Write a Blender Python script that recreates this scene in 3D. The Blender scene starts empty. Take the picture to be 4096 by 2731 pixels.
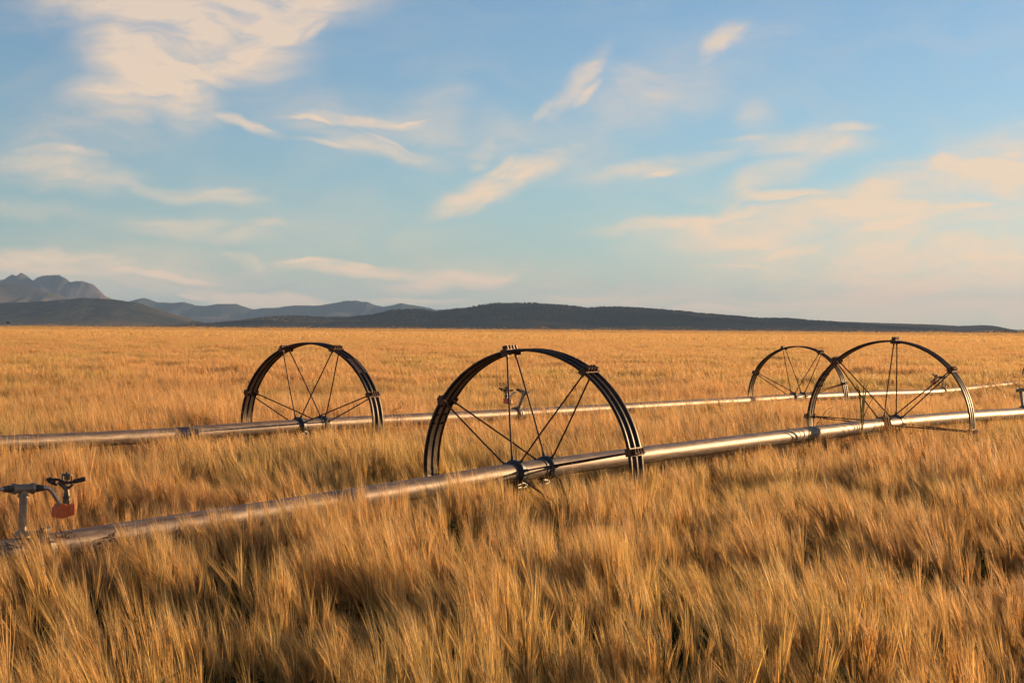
import bpy, bmesh, math, random
import numpy as np
from mathutils import Vector, Matrix, Euler

random.seed(11)
rng = np.random.default_rng(5)
PI = math.pi
scene = bpy.context.scene
C = scene.collection

# ---------------------------------------------------------------- camera
FPX = 7500.0
CAMZ = 1.78
pitch = math.radians(0.332)
roll = math.radians(0.40)
F = Vector((0, math.cos(pitch), -math.sin(pitch)))
R0 = Vector((1, 0, 0))
U0 = Vector((0, math.sin(pitch), math.cos(pitch)))
RT = R0 * math.cos(roll) + U0 * math.sin(roll)
UP = U0 * math.cos(roll) - R0 * math.sin(roll)
CAM = Vector((0, 0, CAMZ))
cd = bpy.data.cameras.new("camera")
cam = bpy.data.objects.new("camera", cd)
C.objects.link(cam)
M = Matrix((RT, UP, -F)).transposed().to_4x4()
M.translation = CAM
cam.matrix_world = M
cd.sensor_width = 36
cd.lens = 36 * FPX / 4096
cd.clip_start = 0.05
cd.clip_end = 90000
scene.camera = cam

def ray(px, py):
    d = F + RT * ((px - 2048) / FPX) + UP * ((1365.5 - py) / FPX)
    return d / d.y
def at(px, py, Y):
    return CAM + ray(px, py) * Y

# ---------------------------------------------------------------- tagging
def tag(o, label=None, cat=None, group=None, kind=None):
    if label: o["label"] = label
    if cat: o["category"] = cat
    if group: o["group"] = group
    if kind: o["kind"] = kind
    return o
def empty(name, loc=(0, 0, 0), rz=0):
    o = bpy.data.objects.new(name, None)
    C.objects.link(o)
    o.location = loc
    o.rotation_euler = (0, 0, rz)
    return o

# ---------------------------------------------------------------- mesh builder
class MB:
    def __init__(s):
        s.v = []; s.f = []
    def add(s, vs, fs, m=None):
        k = len(s.v)
        s.v += [tuple(m @ Vector(p)) if m else tuple(p) for p in vs]
        s.f += [tuple(i + k for i in f) for f in fs]
        return s
    def box(s, cx, cy, cz, sx, sy, sz, m=None, bev=0.0):
        x, y, z = sx / 2, sy / 2, sz / 2
        if bev:
            b = bev
            vs = []
            for (dz, ins) in ((-z, b), (-z + b, 0), (z - b, 0), (z, b)):
                X, Y = x - ins, y - ins
                vs += [(cx + p, cy + q, cz + dz) for p, q in ((-X + b, -Y), (X - b, -Y), (X, -Y + b), (X, Y - b), (X - b, Y), (-X + b, Y), (-X, Y - b), (-X, -Y + b))]
            fs = [tuple(range(7, -1, -1)), tuple(range(24, 32))]
            for l in range(3):
                for i in range(8):
                    fs.append((l * 8 + i, l * 8 + (i + 1) % 8, l * 8 + 8 + (i + 1) % 8, l * 8 + 8 + i))
            return s.add(vs, fs, m)
        vs = [(cx + a * x, cy + b * y, cz + c * z) for a in (-1, 1) for b in (-1, 1) for c in (-1, 1)]
        return s.add(vs, [(0, 1, 3, 2), (4, 6, 7, 5), (0, 4, 5, 1), (2, 3, 7, 6), (0, 2, 6, 4), (1, 5, 7, 3)], m)
    def tube(s, pts, rad, n=12, m=None, cap=True):
        pts = [Vector(p) for p in pts]
        rs = rad if isinstance(rad, (list, tuple)) else [rad] * len(pts)
        vs = []; fs = []
        up = None
        for i, p in enumerate(pts):
            t = (pts[min(i + 1, len(pts) - 1)] - pts[max(i - 1, 0)])
            if t.length < 1e-9: t = Vector((0, 0, 1))
            t.normalize()
            if up is None:
                up = Vector((0, 0, 1)) if abs(t.z) < .9 else Vector((1, 0, 0))
            a = t.cross(up).normalized(); b = a.cross(t).normalized(); up = b
            for k in range(n):
                an = 2 * PI * k / n
                vs.append(p + (a * math.cos(an) + b * math.sin(an)) * rs[i])
        for i in range(len(pts) - 1):
            for k in range(n):
                fs.append((i * n + k, i * n + (k + 1) % n, (i + 1) * n + (k + 1) % n, (i + 1) * n + k))
        if cap:
            fs.append(tuple(range(n - 1, -1, -1)))
            fs.append(tuple(range((len(pts) - 1) * n, len(pts) * n)))
        return s.add(vs, fs, m)
    def lathe(s, prof, axis_m=None, n=32, closed=False):
        """prof: (axial, radius) revolved about local Y axis"""
        vs = []; fs = []
        for (a, r) in prof:
            for k in range(n):
                an = 2 * PI * k / n
                vs.append((r * math.sin(an), a, r * math.cos(an)))
        L = len(prof)
        for i in range(L if closed else L - 1):
            j = (i + 1) % L
            for k in range(n):
                fs.append((i * n + k, i * n + (k + 1) % n, j * n + (k + 1) % n, j * n + k))
        if not closed:
            if prof[0][1] > 1e-6: fs.append(tuple(range(n - 1, -1, -1)))
            if prof[-1][1] > 1e-6: fs.append(tuple(range((L - 1) * n, L * n)))
        return s.add(vs, fs, axis_m)
    def build(s, name, mat, parent=None, smooth=False, ang=35):
        me = bpy.data.meshes.new(name)
        me.from_pydata(s.v, [], s.f)
        me.update()
        bm = bmesh.new(); bm.from_mesh(me)
        bmesh.ops.recalc_face_normals(bm, faces=bm.faces)
        if smooth:
            for f in bm.faces: f.smooth = True
            lim = math.radians(ang)
            for e in bm.edges:
                if len(e.link_faces) == 2 and e.calc_face_angle(0) > lim: e.smooth = False
        bm.to_mesh(me); bm.free()
        if mat: me.materials.append(mat)
        o = bpy.data.objects.new(name, me)
        C.objects.link(o)
        if parent: o.parent = parent
        return o

# ---------------------------------------------------------------- materials
def nmat(name):
    m = bpy.data.materials.new(name); m.use_nodes = True
    nt = m.node_tree; nt.nodes.clear()
    out = nt.nodes.new("ShaderNodeOutputMaterial")
    return m, nt, out
def N(nt, t, **kw):
    n = nt.nodes.new(t)
    for k, v in kw.items(): setattr(n, k, v)
    return n
def ramp(nt, fac, stops):
    r = N(nt, "ShaderNodeValToRGB")
    e = r.color_ramp.elements
    while len(e) < len(stops): e.new(0.5)
    for el, (p, c) in zip(e, stops):
        el.position = p; el.color = (*c, 1)
    nt.links.new(fac, r.inputs[0])
    return r.outputs[0]
def noise(nt, vec, scale, detail=4, rough=.55, dist=0):
    n = N(nt, "ShaderNodeTexNoise")
    n.inputs["Scale"].default_value = scale
    n.inputs["Detail"].default_value = detail
    n.inputs["Roughness"].default_value = rough
    n.inputs["Distortion"].default_value = dist
    if vec is not None: nt.links.new(vec, n.inputs["Vector"])
    return n.outputs["Fac"]
def mapping(nt, vec, scale=(1, 1, 1), loc=(0, 0, 0), rot=(0, 0, 0), typ="POINT"):
    m = N(nt, "ShaderNodeMapping", vector_type=typ)
    m.inputs["Scale"].default_value = scale
    m.inputs["Location"].default_value = loc
    m.inputs["Rotation"].default_value = rot
    nt.links.new(vec, m.inputs["Vector"])
    return m.outputs[0]

def metal_mat(name, stops, metallic, rough, nscale=14, bump=.15, rustmix=None, spotty=None):
    m, nt, out = nmat(name)
    b = N(nt, "ShaderNodeBsdfPrincipled")
    tc = N(nt, "ShaderNodeTexCoord")
    f = noise(nt, tc.outputs["Object"], nscale, 6, .62)
    col = ramp(nt, f, stops)
    b.inputs["Metallic"].default_value = metallic
    if rustmix:
        f2 = noise(nt, tc.outputs["Object"], rustmix[0], 5, .7)
        mk = ramp(nt, f2, [(rustmix[1], (0, 0, 0)), (rustmix[1] + .12, (1, 1, 1))])
        mx = N(nt, "ShaderNodeMix", data_type="RGBA")
        nt.links.new(mk, mx.inputs[0]); nt.links.new(col, mx.inputs[6])
        mx.inputs[7].default_value = (*rustmix[2], 1)
        col = mx.outputs[2]
        inv = N(nt, "ShaderNodeMath", operation="MULTIPLY_ADD")
        nt.links.new(mk, inv.inputs[0]); inv.inputs[1].default_value = -metallic; inv.inputs[2].default_value = metallic
        nt.links.new(inv.outputs[0], b.inputs["Metallic"])
    nt.links.new(col, b.inputs["Base Color"])
    mr = N(nt, "ShaderNodeMapRange")
    mr.inputs[3].default_value = rough[0]; mr.inputs[4].default_value = rough[1]
    nt.links.new(f, mr.inputs[0]); nt.links.new(mr.outputs[0], b.inputs["Roughness"])
    bp = N(nt, "ShaderNodeBump"); bp.inputs["Strength"].default_value = bump; bp.inputs["Distance"].default_value = .004
    nt.links.new(noise(nt, tc.outputs["Object"], nscale * 6, 4), bp.inputs["Height"])
    nt.links.new(bp.outputs[0], b.inputs["Normal"])
    nt.links.new(b.outputs[0], out.inputs[0])
    return m

M_rim = metal_mat("rusty_steel", [(.35, (.016, .012, .012)), (.55, (.035, .020, .014)), (.75, (.12, .055, .028))], .1, (.32, .6), 7, .3)
M_spoke = metal_mat("spoke_steel", [(.3, (.045, .018, .012)), (.6, (.075, .03, .018)), (.8, (.10, .05, .03))], .3, (.4, .6), 20, .2)
M_hub = metal_mat("hub_iron", [(.3, (.035, .042, .05)), (.6, (.06, .065, .07)), (.8, (.11, .09, .07))], .55, (.4, .65), 16, .3)
M_rim.node_tree.nodes["Principled BSDF"].inputs["Specular IOR Level"].default_value = .2
M_rim.node_tree.nodes["Principled BSDF"].inputs["Metallic"].default_value = 0
M_lug = metal_mat("lug_steel", [(.3, (.06, .035, .022)), (.6, (.14, .06, .03)), (.8, (.2, .1, .05))], .35, (.45, .7), 30, .3)
M_galv = metal_mat("galvanised_steel", [(.3, (.20, .16, .115)), (.6, (.31, .25, .18)), (.8, (.38, .31, .23))], .4, (.38, .6), 40, .15, rustmix=(9, .60, (.16, .07, .03)))
M_iron = metal_mat("weathered_iron", [(.3, (.07, .06, .05)), (.6, (.15, .12, .09)), (.8, (.2, .16, .12))], .5, (.42, .6), 30, .3)
M_tube = metal_mat("bright_tube", [(.3, (.42, .38, .34)), (.8, (.6, .56, .5))], .95, (.2, .35), 30, .05)
M_black = metal_mat("sprinkler_dark", [(.3, (.02, .018, .017)), (.8, (.055, .045, .04))], .3, (.4, .6), 40, .15)
M_brass = metal_mat("dull_brass", [(.3, (.16, .11, .06)), (.8, (.28, .19, .10))], .7, (.4, .6), 50, .2)

def red_mat():
    m, nt, out = nmat("red_paint")
    b = N(nt, "ShaderNodeBsdfPrincipled")
    tc = N(nt, "ShaderNodeTexCoord")
    f = noise(nt, tc.outputs["Object"], 60, 6, .7)
    nt.links.new(ramp(nt, f, [(.3, (.58, .10, .02)), (.6, (.78, .165, .035)), (.74, (.80, .28, .10))]), b.inputs["Base Color"])
    b.inputs["Roughness"].default_value = .6
    bp = N(nt, "ShaderNodeBump"); bp.inputs["Strength"].default_value = .4; bp.inputs["Distance"].default_value = .002
    nt.links.new(noise(nt, tc.outputs["Object"], 220, 3), bp.inputs["Height"])
    nt.links.new(bp.outputs[0], b.inputs["Normal"])
    nt.links.new(b.outputs[0], out.inputs[0])
    return m
M_red = red_mat()

def pipe_mat():
    m, nt, out = nmat("aluminium_pipe")
    b = N(nt, "ShaderNodeBsdfPrincipled")
    uv = N(nt, "ShaderNodeUVMap"); uv.uv_map = "UVMap"      # u = metres along, v = 0..1 around
    tc = N(nt, "ShaderNodeTexCoord")
    along = mapping(nt, uv.outputs[0], (1.6, 6, 1))
    f = noise(nt, along, 3, 6, .6)
    col = ramp(nt, f, [(.32, (.085, .062, .05)), (.52, (.17, .128, .098)), (.75, (.29, .225, .175))])
    # fine scuffs running round and short scratches
    sc = noise(nt, mapping(nt, uv.outputs[0], (30, 1.3, 1)), 5, 3, .7)
    scm = ramp(nt, sc, [(.70, (0, 0, 0)), (.74, (1, 1, 1))])
    mx = N(nt, "ShaderNodeMix", data_type="RGBA")
    nt.links.new(scm, mx.inputs[0]); nt.links.new(col, mx.inputs[6]); mx.inputs[7].default_value = (.55, .5, .44, 1)
    # dirt specks
    sp = noise(nt, tc.outputs["Object"], 38, 2, .5)
    spm = ramp(nt, sp, [(.73, (0, 0, 0)), (.76, (1, 1, 1))])
    mx2 = N(nt, "ShaderNodeMix", data_type="RGBA")
    nt.links.new(spm, mx2.inputs[0]); nt.links.new(mx.outputs[2], mx2.inputs[6]); mx2.inputs[7].default_value = (.08, .06, .05, 1)
    nt.links.new(mx2.outputs[2], b.inputs["Base Color"])
    b.inputs["Metallic"].default_value = .3; b.inputs["Specular IOR Level"].default_value = .2
    mr = N(nt, "ShaderNodeMapRange"); mr.inputs[3].default_value = .44; mr.inputs[4].default_value = .60
    nt.links.new(noise(nt, along, 6, 5, .6), mr.inputs[0]); nt.links.new(mr.outputs[0], b.inputs["Roughness"])
    bp = N(nt, "ShaderNodeBump"); bp.inputs["Strength"].default_value = .12; bp.inputs["Distance"].default_value = .01
    nt.links.new(noise(nt, mapping(nt, uv.outputs[0], (2.5, 3, 1)), 2, 2), bp.inputs["Height"])
    nt.links.new(bp.outputs[0], b.inputs["Normal"])
    nt.links.new(b.outputs[0], out.inputs[0])
    return m
M_pipe = pipe_mat()

# ---------------------------------------------------------------- terrain
def sstep(a, b, x):
    t = np.clip((x - a) / (b - a), 0, 1)
    return t * t * (3 - 2 * t)
def vnoise(x, y, seed=0):
    x = np.asarray(x, float); y = np.asarray(y, float)
    xi = np.floor(x).astype(np.int64); yi = np.floor(y).astype(np.int64)
    xf = x - xi; yf = y - yi
    def h(i, j):
        n = (i * 374761393 + j * 668265263 + seed * 1274126177) & 0xffffffff
        n = ((n ^ (n >> 13)) * 1274126177) & 0xffffffff
        n = n ^ (n >> 16)
        return (n & 0xffffff) / float(0xffffff)
    u = xf * xf * (3 - 2 * xf); v = yf * yf * (3 - 2 * yf)
    a = h(xi, yi) * (1 - u) + h(xi + 1, yi) * u
    b = h(xi, yi + 1) * (1 - u) + h(xi + 1, yi + 1) * u
    return (a * (1 - v) + b * v) * 2 - 1
def fbm(x, y, seed=0, o=4, g=.5):
    s = 0; a = 1; t = 0
    for k in range(o):
        s = s + a * vnoise(x * 2 ** k + 17.3 * k, y * 2 ** k - 9.1 * k, seed + k); t += a; a *= g
    return s / t
def ground_z(x, y):
    y = np.asarray(y, float); x = np.asarray(x, float)
    g = -0.11 * sstep(19, 30, y) * (1 - sstep(45, 120, y))
    return g + 0.02 * fbm(x * .15, y * .15, 3, 2)

SUN_AZ = math.radians(50)
SUN_EL = math.radians(8.5)

def grid_mesh(name, P, mat, smooth=True):
    """P: array (n, m, 3)"""
    n, m = P.shape[:2]
    me = bpy.data.meshes.new(name)
    me.vertices.add(n * m)
    me.vertices.foreach_set("co", P.reshape(-1).astype(np.float32))
    i, j = np.meshgrid(np.arange(n - 1), np.arange(m - 1), indexing="ij")
    q = np.stack([i * m + j, (i + 1) * m + j, (i + 1) * m + j + 1, i * m + j + 1], -1).reshape(-1, 4)
    me.loops.add(q.size); me.loops.foreach_set("vertex_index", q.reshape(-1).astype(np.int32))
    me.polygons.add(len(q)); me.polygons.foreach_set("loop_start", np.arange(0, q.size, 4, dtype=np.int32))
    me.polygons.foreach_set("use_smooth", np.full(len(q), smooth))
    me.update(calc_edges=True); me.validate()
    me.materials.append(mat)
    o = bpy.data.objects.new(name, me); C.objects.link(o)
    return o

def soil_mat():
    m, nt, out = nmat("soil")
    b = N(nt, "ShaderNodeBsdfPrincipled"); b.inputs["Roughness"].default_value = .95
    tc = N(nt, "ShaderNodeTexCoord")
    nt.links.new(ramp(nt, noise(nt, tc.outputs["Object"], 3, 6, .6), [(.3, (.06, .04, .025)), (.7, (.14, .10, .06))]), b.inputs["Base Color"])
    nt.links.new(b.outputs[0], out.inputs[0]); return m
M_soil = soil_mat()
def canopy_mat():
    m, nt, out = nmat("distant_barley")
    tc = N(nt, "ShaderNodeTexCoord")
    a = noise(nt, mapping(nt, tc.outputs["Object"], (.05, .012, 1)), 1, 8, .62)
    c = ramp(nt, a, [(.36, (.52, .33, .13)), (.52, (.62, .40, .16)), (.68, (.70, .46, .20))])
    d = N(nt, "ShaderNodeBsdfDiffuse"); t = N(nt, "ShaderNodeBsdfTranslucent")
    nt.links.new(c, d.inputs[0]); nt.links.new(c, t.inputs[0])
    bp = N(nt, "ShaderNodeBump"); bp.inputs["Strength"].default_value = .7; bp.inputs["Distance"].default_value = .12
    nt.links.new(noise(nt, mapping(nt, tc.outputs["Object"], (1.2, .3, 1)), 1.5, 6, .65), bp.inputs["Height"])
    nt.links.new(bp.outputs[0], d.inputs[1])
    nt.links.new(d.outputs[0], out.inputs[0]); return m
M_canopy = canopy_mat()

ys = np.concatenate([np.linspace(-20, 60, 60), np.geomspace(62, 40000, 70)])
xs = np.concatenate([-np.geomspace(30000, 20, 45), np.linspace(-18, 18, 40), np.geomspace(20, 30000, 45)])
X, Y = np.meshgrid(xs, ys, indexing="ij")
P = np.stack([X, Y, ground_z(X, Y) - 0.3 * sstep(120, 200, Y)], -1)
tag(grid_mesh("ground", P, M_soil), kind="structure")

# the far part of the crop read as one rolling sheet at the height of the ears
ys = np.concatenate([np.linspace(150, 420, 160), np.geomspace(423, 3500, 90)])
us = np.linspace(-.42, .46, 520)
U, Y = np.meshgrid(us, ys, indexing="ij")
X = U * Y
hz = 0.60 + .10 * sstep(150, 190, Y) + (.055 * fbm(X * .5, Y * .12, 21, 4) + .035 * fbm(X * 1.7, Y * .5, 22, 3)) * (1 - .6 * sstep(600, 1800, Y))
hz = hz * (1 - sstep(3000, 3500, Y)) - .5 * sstep(3300, 3500, Y)
tag(grid_mesh("field", np.stack([X, Y, hz + ground_z(X, Y)], -1), M_canopy), kind="structure")

# ---------------------------------------------------------------- plan of the two pipe lines
def fit_line(p, q):
    """p, q: (px, Y) of two wheels -> plan line"""
    a = Vector(((p[0] - 2048) / FPX * p[1], p[1])); b = Vector(((q[0] - 2048) / FPX * q[1], q[1]))
    return a, (b - a).normalized()
L1 = fit_line((2140, 12.57), (3571, 18.3))
L2 = fit_line((1250, 18.5), (3191, 29.5))

# ---------------------------------------------------------------- barley
def barley_mat():
    m, nt, out = nmat("barley_straw")
    at_ = N(nt, "ShaderNodeAttribute", attribute_name="tone", attribute_type="GEOMETRY")   # 0 low leaf .. 1 awn
    ti = N(nt, "ShaderNodeAttribute", attribute_name="tint", attribute_type="INSTANCER")
    rd = N(nt, "ShaderNodeAttribute", attribute_name="shade", attribute_type="GEOMETRY")
    base = ramp(nt, at_.outputs["Fac"], [(0, (.07, .08, .016)), (.35, (.12, .105, .024)), (.6, (.46, .265, .08)), (1, (.76, .45, .18))])  # low stops are greener, and also darkened to deepen shade between tufts
    green = ramp(nt, at_.outputs["Fac"], [(0, (.04, .07, .014)), (.35, (.08, .11, .02)), (.6, (.32, .27, .06)), (1, (.66, .46, .155))])  # greener variant, its low stops darkened for the same tuft shade
    mx = N(nt, "ShaderNodeMix", data_type="RGBA")
    nt.links.new(ti.outputs["Fac"], mx.inputs[0]); nt.links.new(base, mx.inputs[6]); nt.links.new(green, mx.inputs[7])
    hv = N(nt, "ShaderNodeHueSaturation")
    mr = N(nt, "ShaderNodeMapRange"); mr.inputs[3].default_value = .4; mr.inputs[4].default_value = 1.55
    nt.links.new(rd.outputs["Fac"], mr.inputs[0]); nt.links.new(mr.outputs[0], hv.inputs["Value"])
    nt.links.new(mx.outputs[2], hv.inputs["Color"])
    p = N(nt, "ShaderNodeBsdfPrincipled")
    nt.links.new(hv.outputs[0], p.inputs["Base Color"])
    p.inputs["Roughness"].default_value = .5
    p.inputs["Specular IOR Level"].default_value = .28
    t = N(nt, "ShaderNodeBsdfTranslucent"); nt.links.new(hv.outputs[0], t.inputs[0])
    ms = N(nt, "ShaderNodeMixShader"); ms.inputs[0].default_value = .46
    nt.links.new(p.outputs[0], ms.inputs[1]); nt.links.new(t.outputs[0], ms.inputs[2])
    nt.links.new(ms.outputs[0], out.inputs[0]); return m
M_barley = barley_mat()

class Strands:
    def __init__(s): s.V = []; s.Fc = []; s.T = []; s.S = []; s.n = 0
    def strip(s, pts, w, tone, shade, r):
        """pts (k,3); w list of half widths; flat ribbon facing a random way"""
        pts = np.asarray(pts, float); k = len(pts)
        d = pts[-1] - pts[0]; d /= (np.linalg.norm(d) + 1e-9)
        a = r.normal(size=3); a -= a.dot(d) * d; a /= (np.linalg.norm(a) + 1e-9)
        w = np.asarray(w)[:, None]
        pointed = w[-1, 0] <= 0
        L = pts - a * w; Rr = pts + a * w
        base = s.n
        tn = tone if hasattr(tone, "__len__") else [tone] * k
        for i in range(k):
            s.V.append(L[i]); s.T.append(tn[i]); s.S.append(shade)
            if not (pointed and i == k - 1):
                s.V.append(Rr[i]); s.T.append(tn[i]); s.S.append(shade)
        for i in range(k - 1):
            b = base + 2 * i
            if pointed and i == k - 2: s.Fc.append((b, b + 1, b + 2))
            else: s.Fc.append((b, b + 1, b + 3, b + 2))
        s.n = len(s.V)
    def mesh(s, name):
        me = bpy.data.meshes.new(name)
        me.from_pydata([tuple(v) for v in s.V], [], s.Fc)
        for nm, dat in (("tone", s.T), ("shade", s.S)):
            a = me.attributes.new(nm, "FLOAT", "POINT"); a.data.foreach_set("value", np.array(dat, np.float32))
        me.materials.append(M_barley)
        me.update()
        return me

def plant(S, r, x0, y0, H, lean, laz, n_awn, wa, detail, stemw=.0016):
    """one barley plant: stem, leaf, ear and awns. lean: horizontal drift at the ear, laz its azimuth"""
    dx, dy = math.cos(laz), math.sin(laz)
    base = np.array([x0, y0, 0.0])
    def stem(t):
        return base + np.array([dx * lean * t ** 2.2, dy * lean * t ** 2.2, H * t])
    sh = r.random()
    if detail > 0:
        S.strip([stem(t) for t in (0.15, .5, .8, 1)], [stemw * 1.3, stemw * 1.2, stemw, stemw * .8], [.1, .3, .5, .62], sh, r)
    if detail > 1:
        for _ in range(2):
            t0 = r.uniform(.35, .8); a = r.uniform(0, 2 * PI); l = r.uniform(.12, .24)
            p0 = stem(t0); dr = np.array([math.cos(a), math.sin(a), 0])
            S.strip([p0, p0 + dr * l * .35 + (0, 0, l * .5), p0 + dr * l * .8 + (0, 0, l * .55), p0 + dr * l + (0, 0, l * .35)],
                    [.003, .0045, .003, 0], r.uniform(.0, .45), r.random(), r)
    e0 = stem(1.0)
    d = np.array([dx * (lean * 2.0 / H + .10), dy * (lean * 2.0 / H + .10), 1.0]); d += r.normal(size=3) * .12
    d /= np.linalg.norm(d)
    el = r.uniform(.06, .085)
    bend = np.array([dx, dy, -.15]) * r.uniform(.1, .5)
    e1 = e0 + d * el
    d2 = d + bend * .6; d2 /= np.linalg.norm(d2)
    if detail > 0:
        wE = .0045 if detail > 1 else .005
        for _ in range(2):
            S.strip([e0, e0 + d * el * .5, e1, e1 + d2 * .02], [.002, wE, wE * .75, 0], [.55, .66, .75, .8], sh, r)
    for k in range(n_awn):
        t = r.random()
        p = e0 + d * el * t
        da = d * (1 - t) + d2 * t + r.normal(size=3) * .085; da /= np.linalg.norm(da)
        L = r.uniform(.15, .25) * (1.05 - .15 * t)
        if detail > 1:
            q = p + da * L * .5
            da2 = da + bend * .35 + r.normal(size=3) * .03; da2 /= np.linalg.norm(da2)
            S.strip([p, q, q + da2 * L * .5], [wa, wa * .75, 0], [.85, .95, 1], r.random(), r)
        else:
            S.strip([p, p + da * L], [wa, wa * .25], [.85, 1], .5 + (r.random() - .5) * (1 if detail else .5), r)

protos = []
def proto(me): protos.append(bpy.data.objects.new("p%03d" % len(protos), me))
r = np.random.default_rng(3)
NEAR, MID, FAR = 14, 10, 8
for k in range(NEAR):
    S = Strands(); plant(S, r, 0, 0, r.uniform(.58, .68), r.uniform(.0, .07), r.normal() * .5, 22, .0011, 2); proto(S.mesh("barley_plant"))
for k in range(MID):
    S = Strands()
    la = r.normal() * .3; ln = r.uniform(.0, .08)
    for j in range(9):
        plant(S, r, r.normal() * .055, r.normal() * .055, r.uniform(.58, .68), ln + r.normal() * .03, la + r.normal() * .5, 9, .0016, 1)
    proto(S.mesh("barley_tuft"))
for k in range(FAR):
    S = Strands()
    for j in range(46):
        plant(S, r, r.normal() * .24, r.normal() * .24, r.uniform(.57, .70), r.uniform(.04, .12), r.normal() * .6, 7, .0045, 0)
    proto(S.mesh("barley_stand"))
for k in range(4):      # far off: only ears and awns can be told, as upright slivers
    S = Strands()
    for j in range(190):
        x, y = r.normal() * 1.1, r.normal() * 1.1; z = r.uniform(.45, .68)
        S.strip([(x, y, z), (x + r.normal() * .04 - .03, y + r.normal() * .04, z + r.uniform(.12, .24))], [.028, .008], [.85, 1], .5 + r.normal() * .08, r)
    proto(S.mesh("barley_far_stand"))
pc = bpy.data.collections.new("barley_sources")
for o in protos: pc.objects.link(o)

def scatter(y0, y1, dens, mr, ml, seed):
    rr = np.random.default_rng(seed)
    W = .30 * y1 + mr
    n = int(dens * (y1 - y0) * 2 * W)
    x = rr.uniform(-W, W, n); y = rr.uniform(y0, y1, n)
    k = (x < .30 * y + mr) & (x > -.30 * y - ml)
    return x[k], y[k]
def relief(x, y):
    """height of the crop relative to its mean, metres"""
    wx = x + .5 * fbm(x * .7, y * .7, 40, 2); wy = y
    near = 1 - .6 * sstep(150, 900, y)
    return near * (.07 * fbm(wx * .28, wy * .22, 41, 3) + .13 * fbm(wx * 1.0, wy * .75, 44, 3) + .085 * vnoise(wx * 3.4, wy * 3.0, 47))
PX, PY, IDX, SC, RX, RY, RZ, TI = [], [], [], [], [], [], [], []
for (y0, y1, dens, mr, ml, i0, ni, zone) in ((3.7, 13.5, 360, 2.0, .8, 0, NEAR, 0), (13.5, 38, 42, 2.5, 1.2, NEAR, MID, 1), (38, 175, 5.2, 4, 3, NEAR + MID, FAR, 2), (170, 800, .30, 20, 20, NEAR + MID + FAR, 4, 3), (760, 3300, .010, 60, 60, NEAR + MID + FAR, 4, 4)):
    x, y = scatter(y0, y1, dens, mr, ml, 100 + zone)
    n = len(x); rr = np.random.default_rng(200 + zone)
    cl_h = cl_t = cl_a = 0
    band = lambda: .06 * fbm(x * .07 + 3, y * .26, 53, 3) * sstep(15, 24, y) * (1 - .5 * sstep(150, 600, y))
    if zone == 0:       # near by, the plants stand in tufts that bend and rise together
        m_ = 17 * int((y1 - y0) * 2 * (.30 * y1 + mr))
        cx_, cy_ = scatter(y0, y1, 12.5, mr, ml, 900)
        m_ = len(cx_); n = m_ * 25
        ci_ = np.repeat(np.arange(m_), 25)
        sp = rr.uniform(.05, .12, m_)
        ox, oy = rr.normal(size=n) * sp[ci_], rr.normal(size=n) * sp[ci_]
        x = cx_[ci_] + ox; y = cy_[ci_] + oy
        cl_h = (rr.normal(size=m_) * .085)[ci_] - .9 * (ox * ox + oy * oy)
        cl_t = (rr.normal(size=m_) * .12)[ci_]; cl_a = (rr.normal(size=m_) * .5)[ci_]
    elif zone == 1: cl_h = rr.normal(size=n) * .035
    h = relief(x, y) + cl_h + band()
    if zone < 2:
        dl = np.abs((x - L1[0].x) * L1[1].y - (y - L1[0].y) * L1[1].x)
        front = (x - L1[0].x) * L1[1].y - (y - L1[0].y) * L1[1].x > 0
        low = .02 - .005 * (1 - sstep(-.75, -.25, x)) * front        # crop stands up against the pipe at the left
        low = low + .06 * sstep(-2.5, -2.3, x) * (1 - sstep(-1.75, -1.5, x)) - .06 * (1 - sstep(-2.6, -2.4, x))
        near_pipe = np.exp(-(dl / np.where(front, .75, .35)) ** 2)
        h = h - cl_h * .65 * near_pipe
        d2 = np.abs((x - L2[0].x) * L2[1].y - (y - L2[0].y) * L2[1].x)
        h = h - (.02 + .05 * sstep(2.5, 5, x)) * np.exp(-(d2 / .8) ** 2)
        h = h - .045 - low * np.exp(-(dl / np.where(front, .75, .35)) ** 2)
    sc = 1.0 + h / .82 + rr.normal(size=n) * (.035, .03, .02, .01, .01)[zone]
    # thinner, lower places where the stand has gaps
    gap = fbm(x * .9 + 7, y * .6, 61, 3)
    sc -= .10 * sstep(.22, .5, gap)
    keep = rr.random(n) > .55 * sstep(.25, .55, gap)
    laz = PI + 1.6 * fbm(x * .55, y * .5, 71, 3) + rr.normal(size=n) * (.3 if zone == 0 else .5) + cl_a
    tl = .015 + .22 * fbm(x * .9, y * .8, 75, 3) + rr.normal(size=n) * (.035 if zone == 0 else .06) + cl_t
    PX.append(np.stack([x, y, ground_z(x, y)], -1)[keep])
    IDX.append((i0 + rr.integers(0, ni, n))[keep])
    SC.append(np.stack([np.ones(n) * (1, 1, 1, 1, 4.5)[zone], np.ones(n) * (1, 1, 1, 1.2, 6)[zone], sc], -1)[keep])
    RX.append((rr.normal(size=n) * .07)[keep])
    RY.append(tl[keep]); RZ.append(laz[keep])
    TI.append(np.clip(.28 + .9 * fbm(x * .35, y * .2, 81, 3) + rr.normal(size=n) * .18, 0, 1)[keep])
co = np.concatenate(PX); n = len(co)
bme = bpy.data.meshes.new("barley")
bme.vertices.add(n); bme.vertices.foreach_set("co", co.reshape(-1).astype(np.float32))
a = bme.attributes.new("pick", "INT", "POINT"); a.data.foreach_set("value", np.concatenate(IDX).astype(np.int32))
a = bme.attributes.new("rot", "FLOAT_VECTOR", "POINT")
a.data.foreach_set("vector", np.stack([np.concatenate(RX), np.concatenate(RY), np.concatenate(RZ)], -1).reshape(-1).astype(np.float32))
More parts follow.
